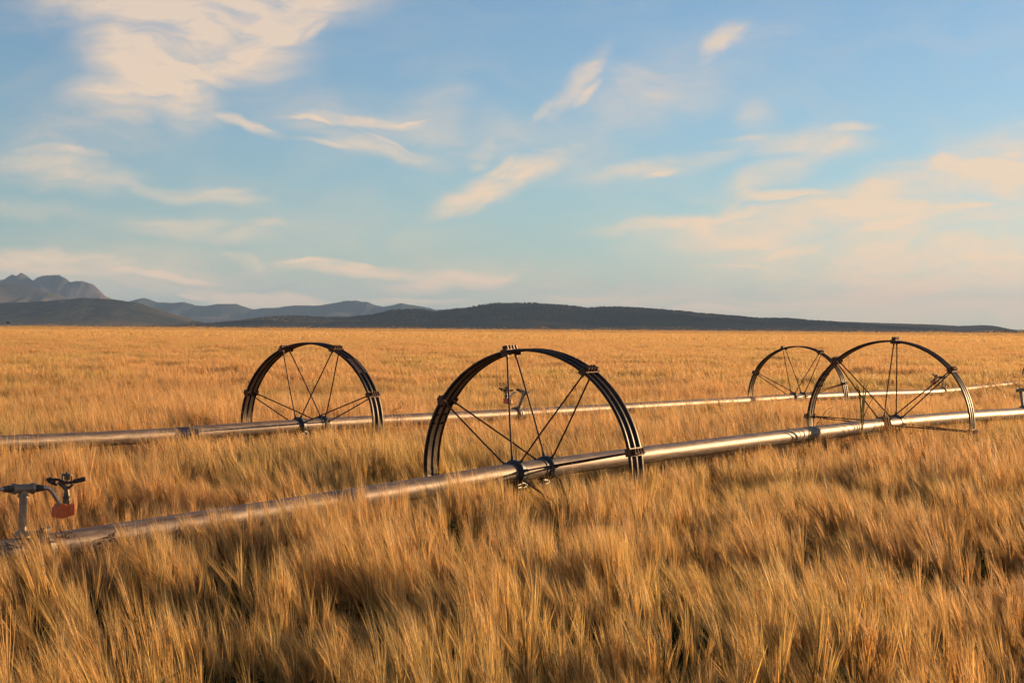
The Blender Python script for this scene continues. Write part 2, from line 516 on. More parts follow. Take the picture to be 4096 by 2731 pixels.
a = bme.attributes.new("scl", "FLOAT_VECTOR", "POINT"); a.data.foreach_set("vector", np.concatenate(SC).reshape(-1).astype(np.float32))
a = bme.attributes.new("tint", "FLOAT", "POINT"); a.data.foreach_set("value", np.concatenate(TI).astype(np.float32))
bme.materials.append(M_barley)
barley = bpy.data.objects.new("barley", bme); C.objects.link(barley)
tag(barley, "ripe golden bearded barley filling the whole field around the wheels", "barley", kind="stuff")
ng = bpy.data.node_groups.new("barley_scatter", "GeometryNodeTree")
ng.interface.new_socket("Geometry", in_out="INPUT", socket_type="NodeSocketGeometry")
ng.interface.new_socket("Geometry", in_out="OUTPUT", socket_type="NodeSocketGeometry")
gi = ng.nodes.new("NodeGroupInput"); go = ng.nodes.new("NodeGroupOutput")
ci = ng.nodes.new("GeometryNodeCollectionInfo"); ci.inputs["Collection"].default_value = pc
ci.inputs["Separate Children"].default_value = True; ci.inputs["Reset Children"].default_value = True
ip = ng.nodes.new("GeometryNodeInstanceOnPoints"); ip.inputs["Pick Instance"].default_value = True
def nattr(nm, t):
    q = ng.nodes.new("GeometryNodeInputNamedAttribute"); q.data_type = t; q.inputs["Name"].default_value = nm
    return [s for s in q.outputs if s.enabled and s.name == "Attribute"][0]
ng.links.new(gi.outputs[0], ip.inputs["Points"])
ng.links.new(ci.outputs[0], ip.inputs["Instance"])
ng.links.new(nattr("pick", "INT"), ip.inputs["Instance Index"])
e2r = ng.nodes.new("FunctionNodeEulerToRotation"); ng.links.new(nattr("rot", "FLOAT_VECTOR"), e2r.inputs[0])
ng.links.new(e2r.outputs[0], ip.inputs["Rotation"])
ng.links.new(nattr("scl", "FLOAT_VECTOR"), ip.inputs["Scale"])
ng.links.new(ip.outputs[0], go.inputs[0])
md = barley.modifiers.new("scatter", "NODES"); md.node_group = ng

# ---------------------------------------------------------------- irrigation lines
R_W = .813
def on_line(line, px, py):
    a, d = line; rr = ray(px, py)
    # CAM.xy + rr.xy * t = a + d * s
    t = (a.x * d.y - a.y * d.x) / (rr.x * d.y - rr.y * d.x)
    return CAM + rr * t
def catmull(P, n):
    out = []
    P = [P[0] * 2 - P[1]] + P + [P[-1] * 2 - P[-2]]
    for i in range(1, len(P) - 2):
        for k in range(n):
            t = k / n
            out.append(.5 * ((2 * P[i]) + (P[i + 1] - P[i - 1]) * t + (2 * P[i - 1] - 5 * P[i] + 4 * P[i + 1] - P[i + 2]) * t * t + (-P[i - 1] + 3 * P[i] - 3 * P[i + 1] + P[i + 2]) * t ** 3))
    out.append(P[-2]); return out

def build_pipe(pts, parent, rad=.0635):
    n = 40
    mb = MB(); path = catmull(pts, 14)
    mb.tube(path, rad, n, cap=False)
    o = mb.build("pipe", M_pipe, parent, smooth=True)
    me = o.data; uvl = me.uv_layers.new(name="UVMap")
    cum = [0]
    for i in range(1, len(path)): cum.append(cum[-1] + (path[i] - path[i - 1]).length)
    for p in me.polygons:
        vi = [me.loops[l].vertex_index for l in p.loop_indices]
        ks = [v % n for v in vi]; wrap = max(ks) - min(ks) > n / 2
        for l, v in zip(p.loop_indices, vi):
            k = v % n
            if wrap and k == 0: k = n
            uvl.data[l].uv = (cum[v // n], k / n)
    return o

# --- wheel masters (axis along local Y, centre at origin)
def rim_mesh():
    """rolled strip with three hollow rounded ridges and two flat webs"""
    t = .003
    def prof(off):
        out = []
        for c in (-.074, 0, .074):
            for da, dr in ((-.017, 0), (-.014, .007), (-.008, .013), (0, .015), (.008, .013), (.014, .007), (.017, 0)):
                k = 1 - off * 40
                out.append((c + da * k, R_W - .014 + dr - off))
        return out
    o_, i_ = prof(0), prof(t)
    mb = MB(); mb.lathe(o_ + i_[::-1], n=144, closed=True)
    return mb
def lug_mesh():
    mb = MB()
    mb.box(0, 0, R_W + .004, .055, .178, .005, bev=.001)
    for k, y in enumerate((-.062, -.024, .014, .052)):
        m = Matrix.Translation((0, y, R_W + .019)) @ Matrix.Rotation(.25, 4, "X")
        mb.box(0, 0, 0, .042, .011, .030, m, bev=.002)
        mb.box(.012, .008, 0, .010, .012, .028, m)
    mb.box(0, -.088, R_W - .012, .05, .004, .042); mb.box(0, .088, R_W - .012, .05, .004, .042)
    for y in (-.055, .055):
        mb.tube([(0, y, R_W - .055), (0, y, R_W + .016)], .007, 8)
        mb.tube([(0, y, R_W - .026), (0, y, R_W - .016)], .013, 6)
    return mb
def hub_mesh(s):
    """clamp hub at axial s*.205, flange on the inner side"""
    mb = MB(); c = s * .205; r0 = .0638
    f = s
    prof = [(c - .045 * f, r0), (c - .045 * f, .070), (c - .026 * f, .072), (c - .022 * f, .082), (c + .012 * f, .085), (c + .016 * f, .074), (c + .040 * f, .072), (c + .040 * f, r0)]
    mb.lathe(prof, n=36, closed=True)
    for a in range(8):      # spoke sockets
        an = a * PI / 4
        m = Matrix.Rotation(an, 4, "Y")
        mb.tube([(0, c - .004, .078), (0, c - .006 * f, .108)], [.013, .008], 8, m)
    return mb
def clamp_mesh(s):
    mb = MB(); c = s * .205
    mb.lathe([(c - s * .046, .0639), (c - s * .046, .0675), (c - s * .085, .0675), (c - s * .085, .0639)], n=36, closed=True)
    for sx in (-1, 1):
        mb.box(sx * .020, c - s * .064, -.085, .008, .045, .046, bev=.001)
    mb.tube([(-.045, c - s * .064, -.092), (.045, c - s * .064, -.092)], .006, 8)
    mb.tube([(-.034, c - s * .064, -.092), (-.024, c - s * .064, -.092)], .012, 6)
    mb.tube([(.024, c - s * .064, -.092), (.034, c - s * .064, -.092)], .012, 6)
    return mb
def spoke_mesh(s):
    mb = MB()
    mb.tube([(0, s * .204, .098), (.002 * s, s * .155, .33), (.001 * s, s * .10, .58), (0, s * .055, R_W - .03)], .0062, 8)
    mb.tube([(0, s * .057, R_W - .045), (0, s * .054, R_W - .022)], .0095, 6)
    return mb
def splice_mesh():
    mb = MB()
    for y in (-.052, .052):
        for a in (-.085, 0, .085):
            m = Matrix.Rotation(a, 4, "Y")
            mb.tube([(0, y, R_W - .032), (0, y, R_W + .006)], .0055, 8, m)
            mb.tube([(0, y, R_W - .022), (0, y, R_W - .010)], .011, 6, m)
        pts = [(math.sin(a) * (R_W + .002), y, math.cos(a) * (R_W + .002)) for a in np.linspace(-.12, .12, 9)]
        vs = []; fs = []
        for i, a in enumerate(np.linspace(-.12, .12, 9)):
            for (dr, dy) in ((.0, -.028), (.0, .028), (.005, .028), (.005, -.028)):
                vs.append((math.sin(a) * (R_W + dr - .001), y + dy * .95, math.cos(a) * (R_W + dr - .001)))
        for i in range(8):
            for k in range(4):
                fs.append((i * 4 + k, i * 4 + (k + 1) % 4, i * 4 + 4 + (k + 1) % 4, i * 4 + 4 + k))
        fs += [(0, 1, 2, 3), (35, 34, 33, 32)]
        mb.add(vs, fs)
    return mb

mrim = rim_mesh().build("wheel", M_rim, smooth=True, ang=30)
mlug = lug_mesh().build("lug", M_lug)
mhub = {s: hub_mesh(s).build("hub", M_hub, smooth=True) for s in (-1, 1)}
mclamp = {s: clamp_mesh(s).build("clamp", M_hub, smooth=True) for s in (-1, 1)}
mspoke = {s: spoke_mesh(s).build("spoke", M_spoke, smooth=True) for s in (-1, 1)}
msplice = splice_mesh().build("splice_plate", M_rim)
masters = [mrim, mlug, msplice] + list(mhub.values()) + list(mclamp.values()) + list(mspoke.values())
def dup(src, parent, rot=None):
    o = src.copy(); C.objects.link(o); o.parent = parent
    if rot is not None: o.matrix_basis = rot
    return o
def wheel(line_obj, pos, axis, phase, splice, label=None):
    w = dup(mrim, line_obj)
    az = math.atan2(-axis.x, axis.y)
    tilt = math.atan2(axis.z, axis.xy.length)
    w.matrix_basis = Matrix.Translation(pos) @ Matrix.Rotation(az, 4, "Z") @ Matrix.Rotation(tilt, 4, "X") @ Matrix.Rotation(phase, 4, "Y")
    if label: w["label"] = label
    for k in range(8):
        m = Matrix.Rotation(k * PI / 4, 4, "Y")
        dup(mlug, w, m)
        for s in (-1, 1): dup(mspoke[s], w, m)
    for s in (-1, 1): dup(mhub[s], w); dup(mclamp[s], w)
    for a in splice: dup(msplice, w, Matrix.Rotation(a, 4, "Y"))
    return w

# --- line plans
A1 = Vector((L1[1].x, L1[1].y, 0)); A2 = Vector((L2[1].x, L2[1].y, 0))
p1 = [on_line(L1, *q) for q in ((-700, 2330), (170, 2190), (1000, 2060), (1620, 1962), (2122, 1880), (2850, 1784), (3558, 1695), (3850, 1668), (4096, 1651), (4350, 1630))]
p2 = [on_line(L2, *q) for q in ((-500, 1800), (0, 1773), (600, 1744), (1243, 1699), (2060, 1656), (2900, 1608), (3190, 1590), (3480, 1577), (3772, 1565), (4096, 1531), (4230, 1520), (4500, 1494))]
G1 = on_line(L1, 2122, 1880); G1 = Vector((G1.x, G1.y, float(ground_z(G1.x, G1.y))))
G2 = on_line(L2, 1243, 1699); G2 = Vector((G2.x, G2.y, float(ground_z(G2.x, G2.y))))
line1 = empty("wheel_line_irrigator"); line1.location = G1
line2 = empty("wheel_line_irrigator"); line2.location = G2
tag(line1, "nearer wheel line of aluminium pipe, crossing from lower left with two large spoked steel wheels", "irrigation line", "wheel line irrigators standing in the barley")
tag(line2, "farther wheel line of aluminium pipe with spoked steel wheels, running behind the nearer line", "irrigation line", "wheel line irrigators standing in the barley")
def loc(p, G): return p - G
build_pipe([loc(p, G1) for p in p1], line1)
build_pipe([loc(p, G2) for p in p2], line2)
def tangent(P, k): return (P[min(k + 1, len(P) - 1)] - P[max(k - 1, 0)]).normalized()
D = math.radians
wheel(line1, loc(p1[4], G1), tangent(p1, 4), D(-11), (D(-62 + 9.5),), None)
wheel(line1, loc(p1[6], G1), Matrix.Rotation(D(4.5), 3, "Z") @ tangent(p1, 6), D(3.8), (D(-62),), None)
wheel(line2, loc(p2[3], G2), tangent(p2, 3), D(-23), (D(66),), None)
wheel(line2, loc(p2[6], G2), tangent(p2, 6), D(-17), (D(-32),), None)
wheel(line2, loc(p2[10], G2), tangent(p2, 10), D(4), (), None)

# --- couplers and sprinklers
def coupler(parent, pos, axis, az):
    mb = MB()
    mb.lathe([(-.06, .0638), (-.06, .070), (-.035, .072), (-.032, .084), (-.008, .086), (-.004, .078), (.004, .078), (.008, .086), (.032, .084), (.036, .071), (.065, .070), (.065, .0638)], n=36, closed=True)
    mb.tube([(.03, 0, .085), (.05, 0, .10)], .008, 8)
    mb.box(.052, 0, .092, .03, .05, .02, bev=.003)
    o = mb.build("coupler", M_iron, parent, smooth=True)
    o.matrix_basis = Matrix.Translation(pos) @ Matrix.Rotation(az, 4, "Z")
    return o
def hexnut(mb, a, b, r, m=None): mb.tube([a, b], r, 6, m)
def sprinkler(parent, pos, base_az, lean, swing, level, both, head_az, label, sx=1.3, sz=1.15, drop=0.0):
    """riser on the pipe, tee, swivel arm carrying a weight with the impact sprinkler on top.
    local X = direction of the arm"""
    rs = MB()
    rs.tube([(0, 0, .050), (0, 0, .066), (0, 0, .078)], [.030, .030, .017], 20)
    rs.tube([(0, 0, .07), (0, 0, .215)], .0143, 20)
    riser = rs.build("sprinkler", M_galv, parent, smooth=True)
    riser["label"] = label
    riser.matrix_basis = Matrix.Translation(pos) @ Matrix.Rotation(base_az, 4, "Z") @ Matrix.Rotation(lean, 4, "Y") @ Matrix.Diagonal((sx, sz, sz, 1))
    tz = .238
    t = MB()
    t.tube([(0, 0, .203), (0, 0, .214), (0, 0, .2145), (0, 0, .232)], [.0205, .0205, .0175, .0165], 20)
    t.tube([(-.042, 0, tz), (-.031, 0, tz), (-.030, 0, tz), (.030, 0, tz), (.031, 0, tz), (.042, 0, tz)], [.0215, .0215, .0175, .0175, .0215, .0215], 24)
    t.build("tee", M_galv, riser, smooth=True)
    for s in ((-1, 1) if both else (1,)):
        f = MB()
        f.tube([(s * .042, 0, tz), (s * .052, 0, tz)], .0125, 16)
        hexnut(f, (s * .052, 0, tz), (s * .060, 0, tz), .0165)
        f.tube([(s * .060, 0, tz), (s * .064, 0, tz)], .011, 16)
        hexnut(f, (s * .064, 0, tz), (s * .072, 0, tz), .0145)
        f.tube([(s * .0715, 0, tz), (s * .078, 0, tz)], .0115, 16)
        f.build("swivel_joint", M_iron, riser, smooth=True)
    piv = Matrix.Translation((0, 0, tz)) @ Matrix.Rotation(swing, 4, "X") @ Matrix.Rotation(drop, 4, "Y") @ Matrix.Translation((0, 0, -tz))
    ar = MB()
    L = [(.074, 0, tz), (.088, 0, tz), (.098, 0, tz - .002), (.108, 0, tz - .009), (.116, 0, tz - .019), (.148, 0, tz - .066)]
    ar.tube(L, .0075, 16, piv)
    ar.build("arm", M_tube, riser, smooth=True)
    if both:
        ar = MB(); ar.tube([(-x, 0, z) for x, y, z in L] + [(-.165, 0, tz - .09)], .0075, 16, piv)
        ar.build("arm", M_tube, riser, smooth=True)
    # weight: block with one sloped shoulder
    zb = tz - .118
    prof = [(.124, zb + .002), (.124, zb + .036), (.140, zb + .055), (.160, zb + .056), (.166, zb + .051), (.198, zb + .054), (.200, zb + .012), (.150, zb - .002)]
    wv = [(x, -.024, z) for x, z in prof] + [(x, .024, z) for x, z in prof]
    n = len(prof)
    wf = [tuple(range(n - 1, -1, -1)), tuple(range(n, 2 * n))] + [(i, (i + 1) % n, n + (i + 1) % n, n + i) for i in range(n)]
    wt = MB(); wt.add(wv, wf, piv)
    w = wt.build("counterweight", M_red, riser)
    bv = w.modifiers.new("edge", "BEVEL"); bv.width = .002; bv.segments = 2
    X0, Z0 = .174, zb + .052
    hm = piv @ Matrix.Translation((X0, 0, Z0)) @ Matrix.Rotation(level, 4, "Y") @ Matrix.Rotation(head_az, 4, "Z")
    b = MB()
    b.tube([(0, 0, -.002), (0, 0, .016)], .0145, 6, hm)
    zs = [.016, .020, .021, .024, .025, .028, .029, .032, .033, .040, .045]
    b.tube([(0, 0, z) for z in zs], [.0125, .0125, .0155, .0155, .0115, .0155, .0155, .0115, .0115, .0115, .010], 18, hm)
    b.tube([(0, 0, .044), (-.002, 0, .058), (-.004, 0, .066)], [.010, .0085, .0085], 14, hm)
    b.tube([(-.002, 0, .060), (-.016, 0, .074), (-.031, 0, .087)], [.0105, .0095, .0078], 14, hm)      # nozzle
    b.tube([(0, 0, .060), (.010, 0, .066), (.020, 0, .075), (.0205, 0, .079)], [.007, .005, .005, .006], 10, hm)
    for s in (-1, 1): b.box(.0 + s * .0175, 0, .094, .005, .010, .040, hm, bev=.001)                 # bridge posts
    b.tube([(0, 0, .112), (0, 0, .1145), (0, 0, .120)], [.021, .021, .017], 20, hm)
    b.tube([(0, 0, .120), (0, 0, .1275)], .004, 10, hm)
    b.tube([(0, 0, .076), (0, 0, .112)], .003, 8, hm)
    b.build("nozzle_body", M_iron, riser, smooth=True)
    sp = MB()
    for k in range(6): sp.tube([(0, 0, .0945 + k * .003), (0, 0, .0963 + k * .003)], .0115, 16, hm)
    sp.build("spring", M_brass, riser, smooth=True)
    im = MB()
    im.box(0, 0, .085, .040, .022, .010, hm, bev=.002)
    m2 = hm @ Matrix.Translation((.047, 0, .0945)) @ Matrix.Rotation(-.27, 4, "Y")
    im.box(0, 0, .0, .046, .008, .018, m2, bev=.0015)
    im.tube([(.012, 0, .086), (.030, 0, .088)], .006, 8, hm)
    im.tube([(-.012, 0, .086), (-.034, 0, .096), (-.056, 0, .097), (-.068, 0, .099)], [.006, .0055, .005, .008], 10, hm)
    im.tube([(-.068, 0, .101), (-.071, 0, .095), (-.066, 0, .088), (-.050, 0, .079), (-.036, 0, .075)], [.0085, .0085, .006, .005, .005], 10, hm)
    im.box(-.048, 0, .086, .012, .010, .016, hm, bev=.001)
    im.build("impact_arm", M_black, riser, smooth=True)
    return riser
az1 = math.atan2(-A1.x, A1.y); az2 = math.atan2(-A2.x, A2.y)
c = on_line(L1, 120, 2200)
coupler(line1, loc(on_line(L1, 150, 2193), G1), A1, az1)
sprinkler(line1, loc(on_line(L1, 88, 2200), G1), D(38), D(1), 0, 0, True, D(-30), "sprinkler at the left edge with bright red weight under its head", 1.24, 1.2)
c = on_line(L1, 4094, 1652)
coupler(line1, loc(c, G1), A1, az1)
sprinkler(line1, loc(c, G1), D(-20), D(-7), 0, D(10), False, D(150), "sprinkler cut by the right edge of the picture")
c = on_line(L2, 2066, 1656)
coupler(line2, loc(c, G2), A2, az2)
sprinkler(line2, loc(c, G2), D(168), D(-20), D(12), D(-6), False, D(210), "sprinkler with small red weight, seen through the spokes of the nearest wheel", drop=D(24))
c = on_line(L2, 3772, 1565)
coupler(line2, loc(c, G2), A2, az2)
sprinkler(line2, loc(c, G2), D(205), D(0), D(-10), D(-30), False, D(160), "sprinkler seen through the spokes of the right wheel of the nearer line")
for m in masters: bpy.data.objects.remove(m)

# ---------------------------------------------------------------- tall weeds
def weed_mat(name, stops):
    m, nt, out = nmat(name)
    b = N(nt, "ShaderNodeBsdfPrincipled"); b.inputs["Roughness"].default_value = .5
    tc = N(nt, "ShaderNodeTexCoord")
    nt.links.new(ramp(nt, noise(nt, tc.outputs["Object"], 12, 3), stops), b.inputs["Base Color"])
    t = N(nt, "ShaderNodeBsdfTranslucent"); t.inputs[0].default_value = (*stops[-1][1], 1)
    ms = N(nt, "ShaderNodeMixShader"); ms.inputs[0].default_value = .3
    nt.links.new(b.outputs[0], ms.inputs[1]); nt.links.new(t.outputs[0], ms.inputs[2]); nt.links.new(ms.outputs[0], out.inputs[0])
    return m
M_green = weed_mat("green_blade", [(.3, (.035, .05, .012)), (.7, (.09, .10, .025))])
M_oat = weed_mat("brown_panicle", [(.3, (.16, .075, .03)), (.7, (.30, .15, .06))])
def grass_weed(px, py_base, py_top, Y, label, n=7, seed=1, spread=.10):
    r_ = random.Random(seed)
    b = at(px, py_base, Y); z0 = float(ground_z(b.x, b.y)); top = at(px, py_top, Y).z - z0
    root = empty("tall_grass", (b.x, b.y, z0))
    tag(root, label, "grass", "green grass weeds beside the nearer pipe")
    st = MB(); st.tube([(0, 0, 0), (.004, 0, top * .5), (-.006, 0, top * .8)], [.003, .0025, .0018], 6); st.build("stem", M_green, root, smooth=True)
    for k in range(n):
        z1 = top * r_.uniform(.55, .85); a = r_.uniform(0, 2 * PI); l = r_.uniform(.22, .36) * top
        s = r_.uniform(.2, .95); dx, dy = math.cos(a) * s, math.sin(a) * s * .6
        H = min(l, top - z1 + .04)
        pts = [Vector((0, 0, z1)), Vector((dx * l * .4, dy * l * .4, z1 + H * .55)), Vector((dx * l * .8, dy * l * .8, z1 + H * .9)), Vector((dx * l * 1.2, dy * l * 1.2, z1 + H * 1.0))]
        w = [.003, .0055, .004, .0006]
        nrm = Vector((-dy, dx, 0)).normalized() * 1
        vs = []; fs = []
        for p, ww in zip(pts, w): vs += [tuple(p - nrm * ww), tuple(p + Vector((0, 0, .0012))), tuple(p + nrm * ww)]
        for i in range(3): fs += [(i * 3, i * 3 + 1, i * 3 + 4, i * 3 + 3), (i * 3 + 1, i * 3 + 2, i * 3 + 5, i * 3 + 4)]
        mb = MB(); mb.add(vs, fs); mb.build("blade", M_green, root, smooth=True)
def oat(px, py, Y, dirx, label, seed, n=16, size=.16, top_up=.0):
    r_ = random.Random(seed)
    b = at(px, py, Y); z0 = float(ground_z(b.x, b.y)); h = b.z - z0
    root = empty("wild_oat", (b.x, b.y, z0)); tag(root, label, "wild oat", "brown seed heads of wild oats")
    pts = [Vector((-dirx * .12, 0, 0)), Vector((-dirx * .08, 0, h * .6)), Vector((-dirx * .03, 0, h * .95)), Vector((dirx * .03, 0, h + .01)), Vector((dirx * size, .01, h + top_up * size))]
    st = MB(); st.tube(catmull(pts, 4), .0016, 6); st.build("stem", M_oat, root, smooth=True)
    hd = MB(); cp = catmull(pts[-3:], 8)
    for k in range(n):
        p = cp[min(len(cp) - 1, int(3 + (len(cp) - 4) * k / n))]
        d = Vector((dirx * r_.uniform(.2, .9), r_.uniform(-.5, .5), r_.uniform(-.7, .5))).normalized()
        q = p + d * r_.uniform(.008, .03)
        hd.tube([p, q], .0005, 4)
        hd.tube([q, q + d * .010, q + d * .024], [.0008, .0035, .0004], 6)
    hd.build("seed_head", M_oat, root, smooth=True)
def yl(line, px, py): return on_line(line, px, py).y
grass_weed(3235, 1850, 1640, yl(L1, 3235, 1740) - .25, "short green grass tuft in front of the pipe, left of the right wheel's rim", 8, 3)
grass_weed(3445, 1800, 1545, yl(L1, 3445, 1710) - .25, "taller green grass tuft in front of the pipe, just left of the right wheel's hubs", 11, 5)
oat(300, 2140, yl(L1, 300, 2170) - .25, -1, "brown drooping wild oat head lying along the pipe near the red weight", 1, 18, .09, -.4)
oat(378, 2162, yl(L1, 378, 2160) - .5, 1, "brown flat wild oat head over the pipe, right of the red weight", 2, 24, .08, .25)
oat(1572, 1640, 16.5, 1, "thin reddish wild oat stalk rising behind the nearest wheel, right of the left wheel", 4, 12, .07, 1.2)
oat(3880, 1712, yl(L1, 3880, 1665) - .5, -1, "brown wild oat head just below the pipe beside the right wheel's rim", 6, 14, .06, .1)
oat(3925, 1715, yl(L1, 3925, 1665) - .6, 1, "brown wild oat head below the pipe, a little right of the right wheel's rim", 7, 14, .06, .1)
oat(4010, 1722, yl(L1, 4010, 1665) - .6, 1, "brown wild oat head below the pipe near the right edge", 8, 14, .06, .1)

# ---------------------------------------------------------------- hills
def hill_mat(name, c1, c2, c3, scale):
    m, nt, out = nmat(name)
    tc = N(nt, "ShaderNodeTexCoord")
    b = N(nt, "ShaderNodeBsdfDiffuse"); 
    f = noise(nt, mapping(nt, tc.outputs["Object"], (scale, scale, scale * 2.5)), 1, 7, .62, .3)
    nt.links.new(ramp(nt, f, [(.40, c1), (.52, c2), (.64, c3)]), b.inputs[0])
    bp = N(nt, "ShaderNodeBump"); bp.inputs["Strength"].default_value = .8; bp.inputs["Distance"].default_value = 12
    nt.links.new(noise(nt, mapping(nt, tc.outputs["Object"], (scale * 8,) * 3), 1, 5), bp.inputs["Height"])
    nt.links.new(bp.outputs[0], b.inputs["Normal"])
    nt.links.new(b.outputs[0], out.inputs[0]); return m
def profile_hill(name, pts, Yr, depth, mat, seed, spur=.35, nu=420, nv=60, trees=0., sk=.0, jag=.02):
    """ridge whose skyline follows pts (source pixels) at distance Yr, with real slopes in front and behind"""
    px = np.array([p[0] for p in pts], float); py = np.array([p[1] for p in pts], float)
    U = np.linspace(px[0], px[-1], nu)
    Hh = []
    for u in U: Hh.append(at(u, float(np.interp(u, px, py)), Yr).z)
    Hh = np.array(Hh)
    edge = sstep(0, .03, np.linspace(0, 1, nu)) * sstep(0, .03, 1 - np.linspace(0, 1, nu))
    V = np.linspace(-1, 1, nv)
    uu, vv = np.meshgrid(U, V, indexing="ij")
    Yg = Yr + vv * depth
    Xg = (uu - 2048) / FPX * Yr + vv * depth * sk
    s = np.clip(1 - np.abs(vv), 0, 1)
    wx = Xg / depth * 2.2; wy = Yg / depth * .55
    rid = 1 - np.abs(fbm(wx + .6 * fbm(wx, wy, seed + 9, 2), wy, seed, 5, .55)) * 2
    rid = np.clip(rid, -.2, 1)
    off = sstep(0, .22, np.abs(vv)) * sstep(0, .2, s)
    shape = s ** 1.05 * (1 - off * spur * (1 - rid))
    Z = Hh[:, None] * shape
    Z = Z * (1 + jag * 1.6 * fbm(Xg / depth * 9, Yg / depth * 5, seed + 31, 5, .6))
    if trees: Z = Z + trees * rng.random(Z.shape) * (np.abs(vv) < .5) * np.clip(Hh[:, None] / Hh.max() * 2, 0, 1)
    Z = Z - 6 * (s < .01)
    return tag(grid_mesh(name, np.stack([Xg, Yg, Z], -1), mat), kind="structure")
K = 4096 / 2352.
A = [(x * K, y * K) for x, y in ((395, 757), (425, 749), (445, 739), (475, 744), (520, 740), (560, 737), (620, 730), (680, 728), (740, 730), (800, 731), (860, 725), (900, 715), (950, 712), (980, 714), (1000, 718), (1030, 714), (1080, 708), (1110, 702), (1150, 697), (1180, 699), (1200, 698), (1230, 699), (1290, 702), (1350, 710), (1372, 708), (1400, 707), (1450, 709), (1500, 712), (1560, 717), (1600, 722), (1680, 728), (1750, 734), (1800, 733), (1850, 737), (1900, 740), (1950, 744), (2050, 750), (2150, 757))]
A2h = [(x * K, y * K) for x, y in ((1600, 757), (1700, 745), (1760, 736), (1800, 732), (1850, 736), (1900, 738), (1950, 740), (2050, 743), (2150, 746), (2200, 749), (2260, 747), (2280, 749), (2300, 755), (2330, 760), (2352, 758), (2420, 756), (2520, 764))]
B = [(-260, 1225), (-100, 1216), (0, 1212), (68, 1211), (170, 1205), (340, 1193), (400, 1195), (476, 1203), (552, 1212), (680, 1254), (765, 1280), (816, 1303), (860, 1318)]
Cm = [(x * K, y * K) for x, y in ((180, 745), (240, 712), (300, 690), (330, 681), (345, 685), (360, 690), (390, 693), (425, 694), (450, 703), (475, 704), (500, 699), (540, 696), (560, 701), (580, 708), (640, 707), (700, 700), (740, 697), (790, 689), (815, 690), (830, 693), (845, 692), (860, 698), (880, 702), (925, 693), (945, 698), (960, 703), (1000, 712), (1060, 709), (1100, 716), (1180, 735), (1240, 757))]
Dm = [(x * K, y * K) for x, y in ((-150, 668), (-60, 640), (0, 643), (12, 636), (28, 631), (38, 636), (48, 631), (62, 640), (75, 650), (88, 645), (110, 640), (132, 637), (148, 643), (160, 650), (178, 648), (190, 650), (210, 658), (225, 668), (240, 678), (275, 686), (310, 695), (350, 715), (430, 750))]
D2 = [(-300, 1180), (-100, 1120), (0, 1122), (60, 1132), (140, 1150), (220, 1172), (300, 1200), (420, 1235), (560, 1275), (700, 1316)]
profile_hill("hills", A, 6500, 1500, hill_mat("wooded_hill", (.024, .032, .034), (.038, .044, .042), (.10, .08, .055), .0016), 5, .45, 1500, 70, 9)
profile_hill("hills", A2h, 7600, 1300, hill_mat("grassy_hill", (.05, .052, .04), (.10, .08, .055), (.2, .13, .07), .0016), 8, .5, 700, 60, 2.5)
profile_hill("hills", B, 7800, 1700, hill_mat("foothill", (.04, .045, .042), (.07, .068, .052), (.13, .10, .065), .0012), 12, .55, 700, 80, 3)
profile_hill("mountains", Cm, 15000, 2800, hill_mat("far_range", (.055, .07, .08), (.08, .09, .09), (.16, .135, .11), .0006), 15, .6, 1100, 80, 0, 0, .08)
profile_hill("mountains", D2, 12000, 1600, hill_mat("mid_range", (.07, .065, .05), (.12, .10, .075), (.2, .15, .1), .0008), 22, .5, 400, 60)
profile_hill("mountains", Dm, 14500, 2500, hill_mat("rocky_peak", (.06, .07, .08), (.09, .09, .095), (.20, .15, .115), .0009), 19, .75, 900, 110, 0, 0, .10)

# far dark line of trees at the right end of the field, and the little yard at the left
def leafy(name, parent, r_, cx, cy, cz, rx, ry, rz, n, size, mat):
    vs = []; fs = []
    for k in range(n):
        d = Vector((r_.gauss(0, 1), r_.gauss(0, 1), r_.gauss(0, 1))).normalized() * (r_.random() ** .4)
        p = Vector((cx + d.x * rx, cy + d.y * ry, cz + d.z * rz))
        e = Euler((r_.uniform(0, 6), r_.uniform(0, 6), r_.uniform(0, 6))).to_matrix()
        s = size * r_.uniform(.5, 1.2)
        b = len(vs)
        vs += [tuple(p + e @ Vector(q)) for q in ((-s, -s * .6, 0), (s, -s * .5, 0), (s * .8, s * .6, .2 * s), (-s * .7, s * .7, 0))]
        fs.append((b, b + 1, b + 2, b + 3))
    mb = MB(); mb.add(vs, fs); return mb.build(name, mat, parent)
M_leaf = weed_mat("dark_leaf", [(.3, (.03, .035, .018)), (.7, (.07, .065, .03))])
M_bark = weed_mat("bark", [(.3, (.06, .045, .035)), (.7, (.12, .09, .07))])
r_ = random.Random(4)
mb = MB(); vs = []; fs = []
for k in range(1500):
    u = r_.random(); px = 3960 + 260 * u; Yt = 3600 + r_.uniform(-60, 60)
    b0 = at(px, 1337, Yt); hh = 10 * (.5 + .5 * abs(math.sin(u * 31) * math.cos(u * 13)))
    p = Vector((b0.x, Yt, r_.uniform(0, 1) * hh)); s = r_.uniform(.8, 2.2)
    e = Euler((r_.uniform(0, 6), r_.uniform(0, 6), r_.uniform(0, 6))).to_matrix(); b = len(vs)
    vs += [tuple(p + e @ Vector(q)) for q in ((-s, -s, 0), (s, -s, 0), (s, s, 0), (-s, s, 0))]; fs.append((b, b + 1, b + 2, b + 3))
mb.add(vs, fs)
tag(mb.build("distant_trees", M_leaf), "thin dark row of far-off trees on the horizon at the right edge", "trees", kind="stuff")
Yt = 2600
b0 = at(36, 1306, Yt)
tr = empty("tree", (b0.x - 1, Yt, 0)); tag(tr, "tiny dark tree on the horizon at the far left, above the pale tank", "tree")
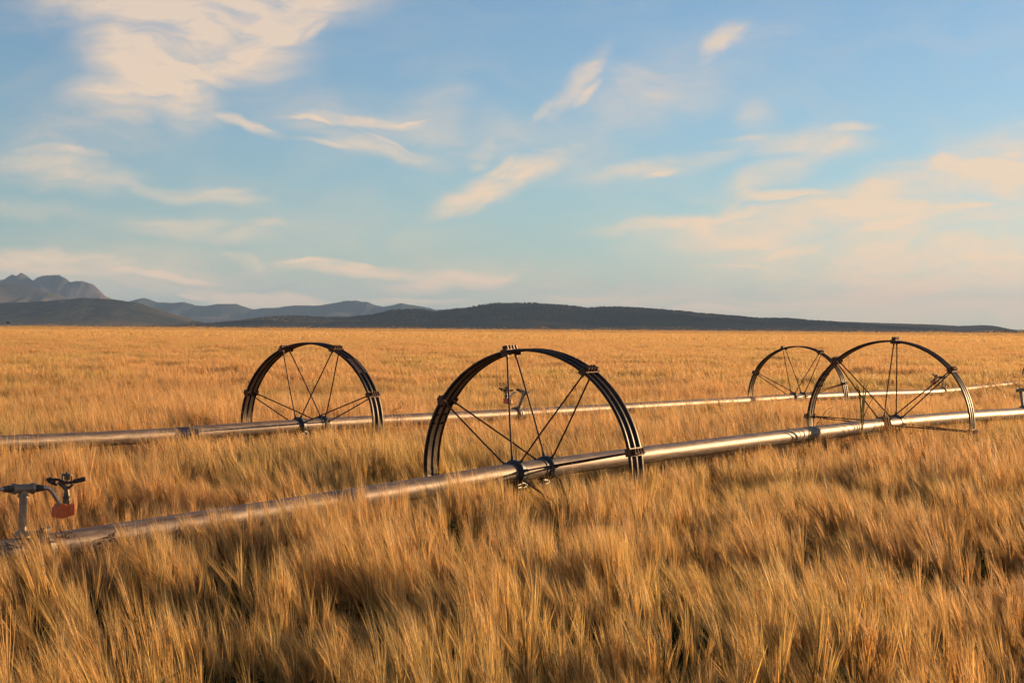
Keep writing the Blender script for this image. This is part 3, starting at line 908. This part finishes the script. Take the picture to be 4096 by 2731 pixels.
tb = MB(); tb.tube([(0, 0, 0), (.2, 0, 3), (0, 0, 6.5)], [.5, .4, .2], 8); tb.build("trunk", M_bark, tr)
leafy("crown", tr, r_, 0, 0, 7.8, 2.8, 2.5, 1.6, 260, .5, M_leaf)
M_white = metal_mat("white_tank", [(.3, (.45, .4, .34)), (.8, (.62, .56, .48))], 0, (.5, .7), 1, .1)
tk = empty("storage_tank", (b0.x + 1.6, Yt - 8, 0)); tag(tk, "tiny pale upright tank on the horizon below the small tree at far left", "tank")
tb = MB(); tb.tube([(0, 0, 0), (0, 0, 3.4)], 1.5, 24); tb.build("tank_body", M_white, tk, smooth=True)
tb = MB(); tb.tube([(0, 0, 3.4), (0, 0, 4.1)], [1.55, .3], 24); tb.build("tank_roof", M_white, tk, smooth=True)

# ---------------------------------------------------------------- haze
HAZE = 3.0e-5
m, nt, out = nmat("haze_air")
pv = N(nt, "ShaderNodeVolumePrincipled")
pv.inputs["Density"].default_value = HAZE
pv.inputs["Color"].default_value = (.38, .62, 1, 1)
pv.inputs["Anisotropy"].default_value = .0
nt.links.new(pv.outputs[0], out.inputs["Volume"])
hb = MB(); hb.box(0, 11000, 420, 46000, 62000, 900)
hz_ = hb.build("haze", m); tag(hz_, kind="stuff", label="thin blue-grey evening haze over the whole valley", cat="haze")

# ---------------------------------------------------------------- light
sd = bpy.data.lights.new("sun", "SUN"); sd.energy = 5.0; sd.angle = math.radians(.55); sd.color = (1, .63, .315)
so = bpy.data.objects.new("sun", sd); C.objects.link(so)
sv = Vector((math.sin(SUN_AZ) * math.cos(SUN_EL), math.cos(SUN_AZ) * math.cos(SUN_EL), math.sin(SUN_EL)))
so.rotation_euler = sv.to_track_quat("Z", "Y").to_euler()

w = bpy.data.worlds.new("World"); scene.world = w; w.use_nodes = True
nt = w.node_tree; nt.nodes.clear()
out = N(nt, "ShaderNodeOutputWorld"); bg = N(nt, "ShaderNodeBackground")
sky = N(nt, "ShaderNodeTexSky", sky_type="NISHITA"); sky.sun_disc = False
sky.sun_elevation = SUN_EL; sky.sun_rotation = SUN_AZ
sky.altitude = 1500; sky.air_density = 1.0; sky.dust_density = 1.2; sky.ozone_density = 2.0
bg.inputs[1].default_value = .058
tc = N(nt, "ShaderNodeTexCoord")
sep = N(nt, "ShaderNodeSeparateXYZ"); nt.links.new(tc.outputs["Generated"], sep.inputs[0])
def mth(op, a, b=None, c=None):
    q = N(nt, "ShaderNodeMath", operation=op)
    for i, v in enumerate((a, b, c)):
        if v is None: continue
        if isinstance(v, (int, float)): q.inputs[i].default_value = v
        else: nt.links.new(v, q.inputs[i])
    return q.outputs[0]
yy = mth("MAXIMUM", sep.outputs[1], .05)
u = mth("DIVIDE", sep.outputs[0], yy); v = mth("DIVIDE", sep.outputs[2], yy)
cmb = N(nt, "ShaderNodeCombineXYZ"); nt.links.new(u, cmb.inputs[0]); nt.links.new(v, cmb.inputs[1])
uv = cmb.outputs[0]
# warp
def nvec(vec, scale, detail, amp):
    n_ = N(nt, "ShaderNodeTexNoise"); n_.inputs["Scale"].default_value = scale; n_.inputs["Detail"].default_value = detail
    nt.links.new(vec, n_.inputs["Vector"])
    s = N(nt, "ShaderNodeVectorMath", operation="SUBTRACT"); nt.links.new(n_.outputs["Color"], s.inputs[0]); s.inputs[1].default_value = (.5, .5, .5)
    k = N(nt, "ShaderNodeVectorMath", operation="MULTIPLY"); nt.links.new(s.outputs[0], k.inputs[0]); k.inputs[1].default_value = amp
    return k.outputs[0]
ad = N(nt, "ShaderNodeVectorMath", operation="ADD"); nt.links.new(uv, ad.inputs[0]); nt.links.new(nvec(uv, 18, 7, (.034, .022, 0)), ad.inputs[1])
uvw = ad.outputs[0]
clouds = [  # cx, cy, half length, half width, angle (deg, up to the right), strength   (in 2352 px units)
 (480, -20, 360, 75, 2, 1.0), (440, 60, 230, 90, -15, 1.0), (360, 165, 160, 80, -40, .8), (560, 90, 170, 60, 28, .9), (700, 25, 140, 35, 30, .7), (320, 215, 150, 60, 5, .7), (300, 120, 120, 90, -50, .8),
 (570, 275, 95, 10, -19, .75), (830, 275, 150, 13, -4, .75), (840, 330, 160, 20, -17, .55), (1110, 342, 50, 24, 30, .5), (1150, 420, 175, 34, 28, .95), (1080, 460, 60, 22, 20, .5),
 (1320, 190, 105, 28, 52, .6), (1655, 98, 65, 20, 38, .65), (1510, 195, 130, 50, -10, .35), (1000, 225, 90, 30, 0, .25), (1735, 270, 50, 35, -20, .35),
 (1560, 372, 190, 18, 9, .65), (1850, 335, 150, 24, 2, .65), (1780, 400, 170, 30, 25, .5), (1900, 505, 400, 52, 10, .75), (2150, 420, 330, 60, 18, .75), (2330, 380, 180, 90, 10, .75),
 (1800, 590, 300, 30, 5, .4), (2030, 680, 460, 28, 8, .85), (2250, 560, 240, 60, 10, .4), (1400, 688, 230, 16, 1, .75), (1150, 700, 160, 10, 0, .4),
 (830, 618, 170, 13, -3, 1.2), (1040, 648, 140, 18, 6, .95), (590, 682, 160, 15, -7, 1.2), (450, 525, 190, 20, -6, .55), (420, 442, 160, 14, -8, .5), (140, 395, 180, 42, -6, .5),
 (120, 600, 300, 30, -3, .8), (560, 592, 60, 13, -18, .6), (250, 640, 260, 16, -6, .5), (80, 480, 160, 18, -4, .25), (1950, 640, 200, 14, 4, .3), (200, 300, 220, 60, 0, .18),
 (2150, 600, 700, 150, 8, .55), (2260, 725, 520, 50, 2, .75), (1750, 700, 320, 8, 6, 1.1), (2020, 662, 260, 9, 7, 1.0), (1680, 520, 190, 11, 4, .8), (1800, 452, 160, 9, 3, .7), (2050, 520, 220, 16, 15, .9), (1880, 565, 260, 12, 9, .8), (2250, 600, 200, 12, 11, .9), (2200, 705, 240, 9, 8, .9), (960, 690, 120, 7, 0, .9), (1330, 684, 120, 7, 3, .9), (300, 620, 450, 80, 0, .28), (1150, 650, 600, 60, 0, .22), (1000, 300, 400, 70, -8, .22), (1500, 210, 300, 80, 25, .2), (700, 550, 400, 80, 0, .12)]
rc_ = random.Random(9)
kids = []
for (cx, cy, ha, hb_, an, st) in clouds:
    if st < .4 or ha > 420: continue
    for q in range(2):
        t_ = rc_.uniform(-.9, .9); o_ = rc_.uniform(-1.2, 1.2) * hb_
        a_ = D(an)
        kids.append((cx + ha * t_ * math.cos(a_) + o_ * math.sin(a_), cy - ha * t_ * math.sin(a_) + o_ * math.cos(a_),
                     ha * rc_.uniform(.3, .55), max(5, min(hb_, 30) * rc_.uniform(.25, .5)), an + rc_.uniform(-9, 12), st * rc_.uniform(.7, 1.0)))
clouds = [(a, b, c, d, e, f * (.82 if d < 45 else .95)) for a, b, c, d, e, f in clouds] + kids
acc = None
sw_ = N(nt, "ShaderNodeSeparateXYZ"); nt.links.new(uvw, sw_.inputs[0]); wx_, wy_ = sw_.outputs[0], sw_.outputs[1]
for (cx, cy, ha, hb_, an, st) in clouds:
    if hb_ < 26: hb_ *= 1.35; st *= .9; ha *= 1.1
    d = ray(cx * K, cy * K)
    src = uvw
    if acc is not None:     # pass the running value along in z (scaled to nothing) so the nodes are evaluated one after another
        cv = N(nt, "ShaderNodeCombineXYZ"); nt.links.new(wx_, cv.inputs[0]); nt.links.new(wy_, cv.inputs[1]); nt.links.new(acc, cv.inputs[2])
        src = cv.outputs[0]
    mp = mapping(nt, src, (ha * K / FPX, hb_ * K / FPX, 1e6), (d.x, d.z, 0), (0, 0, D(an) + roll * -1), "TEXTURE")
    ln = N(nt, "ShaderNodeVectorMath", operation="LENGTH"); nt.links.new(mp, ln.inputs[0])
    mr = N(nt, "ShaderNodeMapRange", interpolation_type="SMOOTHERSTEP"); mr.inputs[1].default_value = 1.7; mr.inputs[2].default_value = .0; mr.inputs[3].default_value = 0; mr.inputs[4].default_value = st * 1.12
    nt.links.new(ln.outputs["Value"], mr.inputs[0])
    acc = mr.outputs[0] if acc is None else mth("MAXIMUM", acc, mr.outputs[0])
# wispy break-up: streaks stretched sideways
s1 = noise(nt, mapping(nt, uvw, (1, 2.6, 1), rot=(0, 0, D(-12))), 16, 7, .58, .6)
s2 = noise(nt, mapping(nt, uvw, (1, 4.5, 1), rot=(0, 0, D(-8))), 30, 8, .6, .4)
tex = mth("MULTIPLY_ADD", s2, .55, mth("MULTIPLY", s1, .9))
den = mth("MULTIPLY", acc, mth("MAXIMUM", mth("MULTIPLY_ADD", tex, 2.9, -1.1), 0.30))
veil = mth("MULTIPLY", mth("MAXIMUM", mth("MULTIPLY_ADD", s1, 2.0, -.9), 0), .22)
# clouds elsewhere round the sky
gen = noise(nt, mapping(nt, tc.outputs["Generated"], (1, 1, 3)), 3.2, 6, .6)
back = mth("MULTIPLY", mth("LESS_THAN", sep.outputs[1], .05), mth("MAXIMUM", mth("MULTIPLY_ADD", gen, 2.4, -1.1), 0))
den = mth("MINIMUM", mth("ADD", mth("ADD", den, veil), back), .86)
fadeup = N(nt, "ShaderNodeMapRange"); fadeup.inputs[1].default_value = -.01; fadeup.inputs[2].default_value = .02; nt.links.new(sep.outputs[2], fadeup.inputs[0])
den = mth("MULTIPLY", den, fadeup.outputs[0])
ccol = ramp(nt, mth("MULTIPLY_ADD", v, 4.2, mth("MULTIPLY_ADD", u, -.15, .08)), [(0, (14, 8.0, 3.9)), (.35, (8.9, 6.2, 3.9)), (1, (6.9, 5.4, 4.2))])
mx = N(nt, "ShaderNodeMix", data_type="RGBA")
tint = N(nt, "ShaderNodeMix", data_type="RGBA", blend_type="MULTIPLY"); tint.inputs[0].default_value = 1
nt.links.new(sky.outputs[0], tint.inputs[6]); tint.inputs[7].default_value = (.84, .98, 1.10, 1)
nt.links.new(den, mx.inputs[0]); nt.links.new(tint.outputs[2], mx.inputs[6]); nt.links.new(ccol, mx.inputs[7])
nt.links.new(mx.outputs[2], bg.inputs[0]); nt.links.new(bg.outputs[0], out.inputs[0])

# ---------------------------------------------------------------- render settings
scene.render.engine = "CYCLES"
cy = scene.cycles
cy.max_bounces = 6; cy.diffuse_bounces = 3; cy.glossy_bounces = 3; cy.transmission_bounces = 4; cy.volume_bounces = 1; cy.transparent_max_bounces = 8
cy.use_denoising = True; cy.denoiser = "OPENIMAGEDENOISE"; cy.denoising_input_passes = "RGB_ALBEDO_NORMAL"; cy.denoising_prefilter = "ACCURATE"; cy.use_adaptive_sampling = True; cy.adaptive_threshold = .022; cy.adaptive_min_samples = 24
cy.sample_clamp_indirect = 6
scene.view_settings.view_transform = "Standard"
scene.view_settings.look = "None"
scene.view_settings.exposure = 1.08
scene.view_settings.gamma = 1
